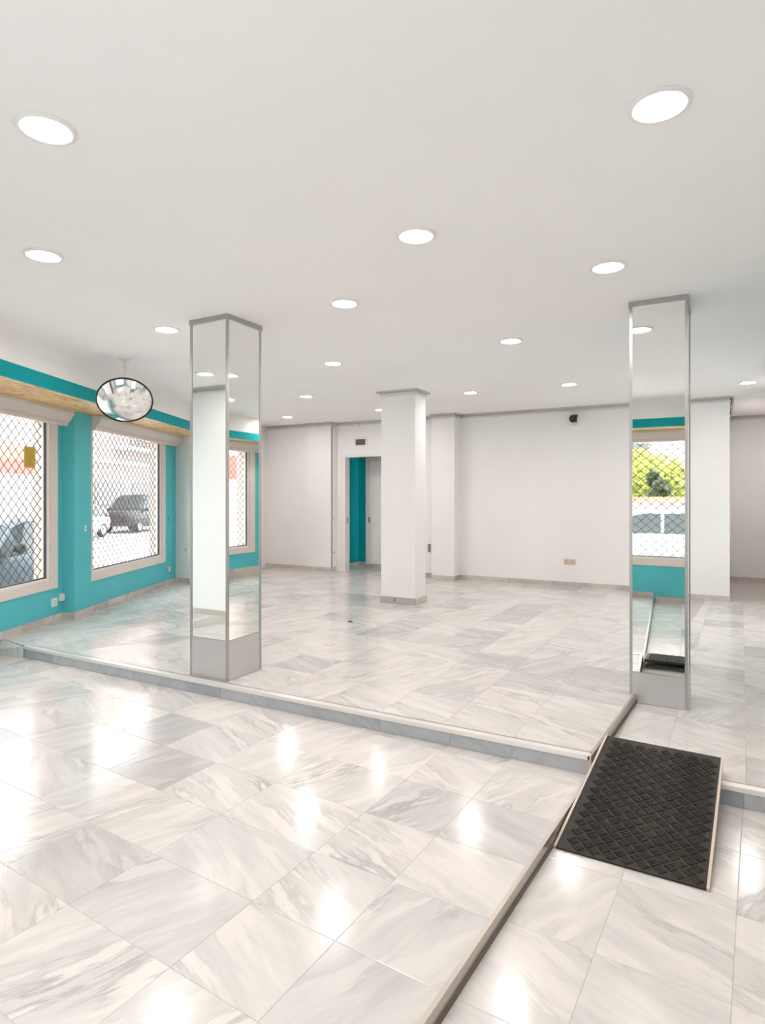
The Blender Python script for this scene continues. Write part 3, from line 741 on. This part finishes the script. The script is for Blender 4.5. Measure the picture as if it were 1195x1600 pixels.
for i in range(-30, 42):
    for j in range(-30, 42):
        cx, cy = i * cell, j * cell
        x, y = cx * ca - cy * sa, cx * sa + cy * ca
        if not (0.034 < x < WR - 0.034 and 0.03 < y < LR - 0.03): continue
        vert = (i + j) % 2
        for r in range(4):
            s = (r - 1.5) * 0.0112; l = 0.0205; wd = 0.0032
            q = [(-l, s - wd), (l, s - wd), (l, s + wd), (-l, s + wd)] if not vert else [(s - wd, -l), (s + wd, -l), (s + wd, l), (s - wd, l)]
            low, top = [], []
            for (a, b_) in q:
                xx, yy = x + a * ca - b_ * sa, y + a * sa + b_ * ca
                low.append(RP(xx / WR, yy / LR, 0.0035)); top.append(RP((x + (xx - x) * 0.86) / WR, (y + (yy - y) * 0.86) / LR, 0.0090))
            n = len(mb.v); mb.v += low + top
            mb.f += [(n + 4, n + 5, n + 6, n + 7)] + [(n + a, n + (a + 1) % 4, n + 4 + (a + 1) % 4, n + 4 + a) for a in range(4)]
rb = mb.build('ribs', 'rubber', e, fix=False); rb['kind'] = 'stuff'

# ------------------------------------------------------------------ wall fittings
def fitting(name, fr, t, o, z, w, h, label, cat, body='white_plastic', inner=None, r=0.018, two=False, pd=0.012):
    e = thing(name, fr(t, o, z - h / 2), label, cat)
    MB().box((t - w / 2, o, z - h / 2), (t + w / 2, o + pd, z + h / 2), fr).build('plate', body, e, bevel=0.002)
    if inner:
        ax = (Vector(fr(t, o + 1, z)) - Vector(fr(t, o, z))).normalized()
        for k in ((-w / 4, w / 4) if two else (0.0,)):
            c = Vector(fr(t + k, o + pd, z))
            MB().lathe([(r, 0.0), (r, 0.0022), (r * 0.8, 0.0024), (r * 0.72, -0.004), (0.0, -0.004)], c, ax, 20).build('outlet', inner, e)
    return e
fitting('wall_socket', LW, 0.973, W1, 0.321, 0.105, 0.095, 'white square wall socket with brown centre under the near left window', 'socket', 'white_plastic', 'socket_brown', 0.022)
fitting('junction_box', LW, 1.10, W1, 0.36, 0.06, 0.085, 'small white junction box in the corner beside the pier', 'junction box', 'white_plastic', None, pd=0.04)
fitting('wall_switch', LW, 1.375, PF, 1.155, 0.045, 0.07, 'small broken wall switch on the turquoise pier', 'switch', 'white_plastic', 'dark_grey', 0.012)
fitting('wall_switch', LW, 3.99, W2, 1.175, 0.035, 0.06, 'small dark wall switch right of the far left window', 'switch', 'vent_grey', 'white_plastic', 0.010)
fitting('wall_socket', LW, 4.02, W2, 0.345, 0.075, 0.085, 'pale wall socket low on the turquoise wall near the corner', 'socket', 'cream_plastic', 'white_plastic', 0.022)
BK = lambda t, o, z: Vector((t, Y_BACK - o, z))
FL = lambda t, o, z: Vector((t, 7.53 - o, z))
fitting('wall_socket', FL, -7.86, 0.0, 0.66, 0.075, 0.075, 'white wall socket on the short white wall beside the left mirror column', 'socket', 'white_plastic', 'dark_grey', 0.016)
fitting('double_socket', BK, -2.143, 0.0, 0.495, 0.185, 0.095, 'cream double wall socket low on the long back wall', 'socket', 'cream_plastic', 'socket_brown', 0.027, True)
fitting('wall_switch', BK, -4.60, 0.0, 0.62, 0.05, 0.14, 'narrow grey wall switch right of the white column', 'switch', 'vent_grey', None)
PS = lambda t, o, z: Vector((-6.59 + o, t, z))
fitting('light_switch', PS, 10.07, 0.0, 1.12, 0.06, 0.075, 'white light switch beside the door frame, upper', 'switch', 'white_plastic', 'vent_grey', 0.012)
fitting('wall_socket', PS, 10.07, 0.0, 0.46, 0.06, 0.06, 'small white wall socket beside the door frame, lower', 'socket', 'white_plastic', 'dark_grey', 0.016)
RS = lambda t, o, z: Vector((0.09 + o, t, z))
fitting('light_switch', RS, 10.6, 0.0, 1.05, 0.08, 0.10, 'pale switch on the shaded side wall at right, upper near one', 'switch', 'cream_plastic', None)
fitting('light_switch', RS, 11.7, 0.0, 1.08, 0.08, 0.12, 'pale switch on the shaded side wall at right, upper far one', 'switch', 'cream_plastic', None)
fitting('wall_socket', RS, 10.7, 0.0, 0.48, 0.08, 0.10, 'pale socket on the shaded side wall at right, lower near one', 'socket', 'cream_plastic', 'dark_grey', 0.018)
fitting('wall_socket', RS, 11.8, 0.0, 0.50, 0.08, 0.10, 'pale socket on the shaded side wall at right, lower far one', 'socket', 'cream_plastic', 'dark_grey', 0.018)
# wall camera
e = thing('security_camera', (-2.073, Y_BACK - 0.08, 2.76), 'round black security camera on white bracket high on the back wall', 'camera')
MB().box((-2.115, Y_BACK - 0.03, 2.68), (-2.025, Y_BACK, 2.90)).build('bracket', 'white_plastic', e, bevel=0.004)
cc = Vector((-2.075, Y_BACK - 0.075, 2.775)); pr = [(0.062 * math.sin(math.radians(a)), 0.062 * math.cos(math.radians(a))) for a in range(0, 181, 15)]
MB().lathe(pr, cc, Vector((0, -1, 0)), 28).build('camera_ball', 'black_plastic', e, smooth=True)
MB().box((-2.05, Y_BACK - 0.09, 2.80), (-2.01, Y_BACK - 0.04, 2.835)).build('hood', 'black_plastic', e)
MB().box((-2.05, Y_BACK - 0.09, 2.72), (-2.02, Y_BACK - 0.04, 2.745)).build('hood', 'black_plastic', e)
MB().lathe([(0.0, 0.0), (0.018, 0.0), (0.02, -0.006)], cc + Vector((0.0, -0.0635, 0.0)), Vector((0, -1, 0)), 20).build('lens', 'dark_grey', e)
# small dark object on the floor
fp = ray_at(547, 971.5, F_PX * (CAM_Z - Z_UL) / (971.5 - HORIZON))
tag(MB().lathe([(0.0, 0.012), (0.018, 0.010), (0.03, 0.003), (0.032, 0.0)], (fp.x, fp.y, Z_UL + 0.0002), k=10).build('floor_mark', 'dark_grey'), 'small dark mark on the raised floor left of the white column', 'floor plug')

# ------------------------------------------------------------------ street outside
simple('asphalt', (0.55, 0.55, 0.56), 0.9, var=0.08, scale=0.6, bump=0.2)
simple('pavement', (0.66, 0.64, 0.62), 0.9, var=0.06, scale=1.5)
simple('facade_white', (0.60, 0.585, 0.565), 0.85, var=0.05, scale=0.4)
simple('facade_pink', (0.46, 0.38, 0.35), 0.85, var=0.05, scale=0.4)
simple('facade_orange', (0.72, 0.30, 0.17), 0.8, var=0.10, scale=1.5)
simple('facade_red', (0.62, 0.15, 0.12), 0.8, var=0.08, scale=1.5)
simple('garage_grey', (0.30, 0.295, 0.29), 0.7, var=0.05)
simple('window_dark', (0.10, 0.11, 0.12), 0.15)
simple('tile_orange', (0.66, 0.30, 0.14), 0.8, var=0.15, scale=6)
simple('car_blue', (0.055, 0.085, 0.105), 0.25, metal=0.3, var=0.02)
simple('car_black', (0.03, 0.032, 0.036), 0.25, metal=0.2)
simple('car_white', (0.75, 0.80, 0.84), 0.25)
simple('car_glass', (0.035, 0.05, 0.055), 0.08)
simple('car_trim', (0.03, 0.03, 0.03), 0.6)
simple('tyre', (0.02, 0.02, 0.02), 0.8)
simple('wheel_rim', (0.55, 0.55, 0.56), 0.3, metal=0.8)
simple('lamp_glass', (0.80, 0.80, 0.78), 0.1)
simple('tail_red', (0.45, 0.03, 0.03), 0.2)
simple('bark', (0.14, 0.10, 0.07), 0.9, var=0.2, scale=8)
simple('leaf', (0.36, 0.40, 0.07), 0.6, var=0.35, scale=3)
simple('leaf_dark', (0.05, 0.08, 0.03), 0.6, var=0.35, scale=3)
simple('iron', (0.03, 0.03, 0.035), 0.5)
struct(MB().box((-70, -60, Z_STREET - 0.3), (50, 70, Z_STREET)).build('ground', 'asphalt'), 'pale sunlit street surface outside')
mb = MB().box((-9, -1.6, Z_STREET - 0.1), (12, -0.34, -0.13), LW); struct(mb.build('pavement', 'pavement'), 'pavement outside the left windows')
struct(MB().box((-6, -1.9, Z_STREET - 0.1), (3.2, -0.34, -0.13), FW).build('pavement', 'pavement'), 'pavement outside the front window')
struct(MB().box((-1, -1.9, Z_STREET - 0.1), (16, -0.34, -0.13), RW).build('pavement', 'pavement'), 'pavement outside the right window')

def car(name, centre, head, label, paint, tall=1.0, boxy=False, L=4.1):
    """head: direction of the bonnet (unit vector)"""
    e = thing(name, (centre.x, centre.y, Z_STREET), label, 'car')
    hx = Vector((head.x, head.y, 0)).normalized(); hy = Vector((-hx.y, hx.x, 0)); s = L / 4.1
    C = lambda x, y, z: Vector((centre.x, centre.y, Z_STREET)) + hx * (x * s) + hy * y + Vector((0, 0, z * tall))
    def sec(x, zb, zt, hw):
        r = min(0.16, (zt - zb) * 0.35)
        return [C(x, -hw * 0.90, zb), C(x, -hw, zb + r), C(x, -hw, zt - r * 1.3), C(x, -hw * 0.94, zt - r * 0.4), C(x, -hw * 0.82, zt),
                C(x, 0, zt + 0.02), C(x, hw * 0.82, zt), C(x, hw * 0.94, zt - r * 0.4), C(x, hw, zt - r * 1.3), C(x, hw, zb + r), C(x, hw * 0.90, zb)]
    if boxy: st_ = [(-2.04, .40, .90, .76), (-1.95, .30, 1.02, .84), (-1.0, .25, 1.03, .88), (0.2, .25, 1.02, .88), (1.1, .27, 1.0, .87), (1.75, .3, .94, .84), (2.0, .36, .84, .78), (2.06, .45, .72, .70)]
    else: st_ = [(-2.05, .45, .78, .70), (-1.95, .30, .92, .79), (-1.2, .25, .98, .85), (0.0, .22, .97, .87), (1.0, .24, .93, .85), (1.7, .28, .80, .80), (1.98, .36, .66, .70), (2.06, .44, .58, .58)]
    MB().loft([sec(*q) for q in st_]).build('body', paint, e, smooth=True)
    if boxy: gh = [(-1.98, 1.0, 1.03, .80, .76), (-1.88, 1.0, 1.58, .82, .68), (-1.2, 1.0, 1.66, .84, .70), (0.1, 1.0, 1.65, .84, .70), (0.45, 1.0, 1.55, .84, .68), (0.98, .98, 1.03, .82, .76)]
    else: gh = [(-1.95, .92, .95, .74, .68), (-1.55, .95, 1.33, .79, .60), (-.9, .95, 1.44, .81, .62), (0.05, .95, 1.44, .81, .62), (.45, .95, 1.34, .81, .60), (1.18, .90, .95, .79, .72)]
    def gsec(x, zb, zr, hb, hr, inset_=0.0, lift=0.0):
        return [C(x, -hb, zb - 0.04), C(x, -hr - 0.03, zr - 0.06), C(x, -hr * .85, zr + lift), C(x, 0, zr + .015 + lift), C(x, hr * .85, zr + lift), C(x, hr + 0.03, zr - 0.06), C(x, hb, zb - 0.04)]
    MB().loft([gsec(*q) for q in gh]).build('cabin_glass', 'car_glass', e)
    def rsec(x, zr, hr): return [C(x, -hr - .032, zr - .05), C(x, -hr * .86, zr + .012), C(x, 0, zr + .03), C(x, hr * .86, zr + .012), C(x, hr + .032, zr - .05), C(x, hr * .8, zr - .02), C(x, 0, zr - .01), C(x, -hr * .8, zr - .02)]
    MB().loft([rsec(q[0], q[2], q[4]) for q in gh[1:5]]).build('roof', paint, e, smooth=False)
    for sd in (-1, 1):
        for (xa, za, ha), (xb, zb_, hb) in (((gh[5][0] - .05, gh[5][1], gh[5][3]), (gh[4][0], gh[4][2] - .05, gh[4][4] + .03)), ((-.35, .95, .83), (-.35, gh[2][2] - .05, gh[2][4] + .03)), ((gh[0][0] + .12, .96, .78), (gh[1][0] + .05, gh[1][2] - .05, gh[1][4] + .03))):
            MB().tube([C(xa, sd * ha, za), C(xb, sd * hb, zb_)], 0.035, 6).build('pillar', paint, e)
        for wx in (-1.25, 1.28):
            ctr = C(wx, sd * 0.76, 0.31 / tall); a_ = hy * sd
            w = MB().lathe([(0.20, -0.09), (0.29, -0.09), (0.31, -0.06), (0.31, 0.06), (0.29, 0.095), (0.20, 0.09)], ctr, a_, 28).build('wheel', 'tyre', e, smooth=True)
            MB().lathe([(0.20, 0.085), (0.185, 0.10), (0.06, 0.075), (0.0, 0.08)], ctr, a_, 10).build('rim', 'wheel_rim', w)
        MB().lathe([(0.0, 0.10), (0.06, 0.09), (0.085, 0.02), (0.07, -0.05), (0.0, -0.06)], C(0.72, sd * 0.97, 1.02), hx, 12).build('door_mirror', 'car_trim' if paint == 'car_blue' else paint, e, smooth=True)
        MB().tube([C(0.72, sd * 0.84, 0.98), C(0.72, sd * 0.95, 1.0)], 0.025, 6).build('mirror_arm', 'car_trim', e)
        for hx_ in (-0.15, -1.15):
            MB().box((hx_ - .09, sd * .875 - .02, .83), (hx_ + .09, sd * .875 + .02, .86), C).build('door_handle', paint, e, bevel=0.006)
        MB().box((1.80, sd * .55 - .14, .62), (1.99, sd * .55 + .14, .75), C).build('headlight', 'lamp_glass', e, bevel=0.02)
        MB().box((-2.06, sd * .62 - .12, .70), (-1.97, sd * .62 + .12, .90), C).build('tail_light', 'tail_red', e, bevel=0.02)
    MB().box((1.96, -.68, .32), (2.10, .68, .50), C).build('bumper', 'car_trim' if boxy else paint, e, bevel=0.03)
    MB().box((-2.10, -.68, .36), (-2.0, .68, .56), C).build('bumper', 'car_trim' if boxy else paint, e, bevel=0.03)
    MB().box((2.02, -.35, .52), (2.09, .35, .62), C).build('radiator_grille', 'car_trim', e, bevel=0.01)
    return e
def lw_px(px, off):                                  # along-wall position where picture column px meets the offset plane
    a = (px - 597.5) / F_PX
    d = Vector((a * math.cos(B) - math.sin(B), a * math.sin(B) + math.cos(B), 0))
    k = (LP + LN * off).dot(LN) / d.dot(LN)
    return (d * k - LP).dot(LD)
tm = lw_px(22, -1.9)
car('car', LW(tm + 0.60, -2.75, 0), -LD, 'dark blue grey hatchback parked close outside the near left window', 'car_blue', L=3.5)
t0 = lw_px(205, -10.2)
car('car', LW(t0 + 0.4, -10.2, 0), -LD, 'dark off-road vehicle parked across the street, seen in the far left window', 'car_black', tall=1.12, boxy=True)
t1 = lw_px(150, -10.4)
car('car', LW(t1 - 2.2, -10.4, 0), -LD, 'pale hatchback parked across the street left of the dark vehicle', 'car_white')
car('car', Vector((-1.6, -7.0, 0)), Vector((-1, 0.02, 0)), 'pale blue white car outside the front window, seen in the right mirror', 'car_white')
car('car', Vector((5.6, 7.6, 0)), Vector((0, -1, 0)), 'white car outside the right window, seen in the left mirror', 'car_white')

def building(name, fr, t0, t1, o_face, h, label, wallm, rows, bands=(), doors=(), depth=6.0, balconies=(), ww=1.1):
    e = thing(name, fr((t0 + t1) / 2, o_face, Z_STREET), label, 'building')
    MB().box((t0, o_face - depth, Z_STREET), (t1, o_face, h), fr).build('wall', wallm, e)
    for (z0, z1, m) in bands: MB().box((t0, o_face, z0), (t1, o_face + 0.12, z1), fr).build('band', m, e)
    for (z0, z1, step, ph) in rows:
        t = t0 + ph
        while t + ww < t1 - 0.3:
            w = MB().box((t - .08, o_face, z0 - .08), (t + ww + .08, o_face + 0.05, z1 + .08), fr).build('window', 'facade_white' if wallm != 'facade_white' else 'facade_pink', e)
            MB().box((t, o_face + 0.03, z0), (t + ww, o_face + 0.06, z1), fr).build('pane', 'window_dark', w)
            t += step
    for (ta, tb, z1, m) in doors:
        d = MB().box((ta, o_face, Z_STREET), (tb, o_face + 0.04, z1), fr).build('garage_door', m, e)
        for k in range(6):
            z = Z_STREET + (z1 - Z_STREET) * k / 6
            MB().box((ta + .05, o_face + .04, z + .04), (tb - .05, o_face + .07, z + (z1 - Z_STREET) / 6 - .04), fr).build('door_panel', m, d)
    for (ta, tb, z) in balconies:
        b_ = MB().box((ta, o_face, z), (tb, o_face + 1.0, z + 0.18), fr).build('balcony', 'facade_white', e)
        mb = MB().box((ta, o_face + .93, z + 1.05), (tb, o_face + .98, z + 1.1), fr)
        n = int((tb - ta) / 0.14)
        for k in range(n + 1):
            u = ta + (tb - ta) * k / n; mb.box((u - .01, o_face + .945, z + .18), (u + .01, o_face + .965, z + 1.05), fr)
        mb.build('railing', 'iron', b_, fix=False)
    return e
ts = lw_px(75, -12.4)
building('house', LW, ts - 26, ts + 2.0, -12.4, 9.0, 'white building with orange red band across the street, seen in the near left window', 'facade_white',
         [(5.2, 6.6, 2.6, 1.0)], bands=[(2.5, 3.05, 'facade_red'), (3.05, 3.6, 'facade_orange'), (3.6, 3.75, 'facade_white')], doors=[(ts - 6, ts - 3.2, 2.2, 'facade_white')])
building('apartment_building', LW, ts + 2.0, ts + 60, -12.4, 11.0, 'pale apartment building with garages across the street, seen in the far left window', 'facade_pink',
         [(4.9, 6.4, 3.0, 1.6), (8.0, 9.4, 3.0, 1.6)], bands=[(3.3, 3.55, 'facade_white'), (6.9, 7.1, 'facade_white')],
         doors=[(ts + 4 + k * 4.2, ts + 7.2 + k * 4.2, 2.3, 'garage_grey') for k in range(12)], balconies=[(ts + 6, ts + 12, 4.1), (ts + 20, ts + 28, 4.1)])
building('apartment_building', RW, -6, 26, -13.0, 10.0, 'white and red building across the street, seen in the left mirror column', 'facade_white',
         [(4.6, 6.0, 2.8, 1.0)], bands=[(2.4, 3.5, 'facade_red')], doors=[(8.0 + 4 * k, 11.0 + 4 * k, 2.2, 'garage_grey') for k in range(3)])
building('apartment_building', FW, -18, 14, -26.0, 12.0, 'white apartment building far behind the tree, seen in the right mirror column', 'facade_white',
         [(2.8, 4.4, 3.2, 0.6), (6.0, 7.6, 3.2, 0.6)])
# garden wall with tiled coping and the tree behind it (seen in the right mirror)
gw = thing('garden_wall', (-2, -11.0, Z_STREET), 'white garden wall with orange tiled coping, seen in the right mirror', 'wall')
MB().box((-12, -11.2, Z_STREET), (8, -10.95, 1.35)).build('wall', 'facade_white', gw)
for k in range(50):
    MB().loft([[(-12 + k * .4 + 0.01, y, z) for y, z in ((-11.32, 1.35), (-11.08, 1.52), (-10.83, 1.35))], [(-12 + k * .4 + 0.39, y, z) for y, z in ((-11.32, 1.35), (-11.08, 1.52), (-10.83, 1.35))]]).build('coping_tile', 'tile_orange', gw)
for k in range(4):
    MB().box((-8 + k * 4.6, -11.0, Z_STREET), (-7.6 + k * 4.6, -10.85, 1.75)).build('gate_post', 'facade_white', gw)
def tree(loc, h, r, n, label, leafm='leaf'):
    e = thing('tree', loc, label, 'tree')
    L = Vector(loc)
    MB().tube([L, L + Vector((.1, 0, h * .3)), L + Vector((-.05, .1, h * .62))], [0.16, 0.13, 0.07], 8).build('trunk', 'bark', e, smooth=True)
    for a in range(5):
        an = a * 1.26; MB().tube([L + Vector((.05, 0, h * .38 + a * .08)), L + Vector((math.cos(an) * r * .6, math.sin(an) * r * .6, h * .68))], [0.06, 0.025], 6).build('branch', 'bark', e)
    mb = MB(); rnd = random.Random(3)
    blobs = [(Vector((rnd.uniform(-.6, .6) * r, rnd.uniform(-.6, .6) * r, rnd.uniform(.45, .9) * h)), rnd.uniform(.35, .6) * r) for _ in range(12)]
    for i in range(n):
        c, br = blobs[i % 12]
        v = Vector((rnd.gauss(0, 1), rnd.gauss(0, 1), rnd.gauss(0, 1))).normalized() * br * rnd.uniform(.6, 1)
        p = L + c + v; a = Vector((rnd.gauss(0, 1), rnd.gauss(0, 1), rnd.gauss(0, 1))).normalized(); b_ = a.cross(Vector((.3, .5, .8))).normalized()
        s = rnd.uniform(.06, .12)
        mb.poly([p - a * s, p + b_ * s * .5, p + a * s, p - b_ * s * .5])
    f = mb.build('foliage', leafm, e, fix=False); f['kind'] = 'stuff'
tree((-2.4, -14.8, Z_STREET), 3.3, 1.5, 5000, 'yellow green leafy tree behind the garden wall, seen in the right mirror')
tree((-1.85, -12.0, Z_STREET), 2.7, 0.42, 2500, 'narrow dark green shrub in front of the yellow green tree, seen in the right mirror', 'leaf_dark')
e = thing('bollard', (-1.7, -3.4, Z_STREET), 'short black iron bollard on the pavement, seen in the right mirror', 'bollard')
MB().lathe([(0.07, 0.0), (0.07, 0.1), (0.045, 0.14), (0.045, 0.85), (0.06, 0.88), (0.06, 0.95), (0.03, 1.0), (0.0, 1.02)], (-1.7, -3.4, Z_STREET), k=20).build('post', 'iron', e, smooth=True)
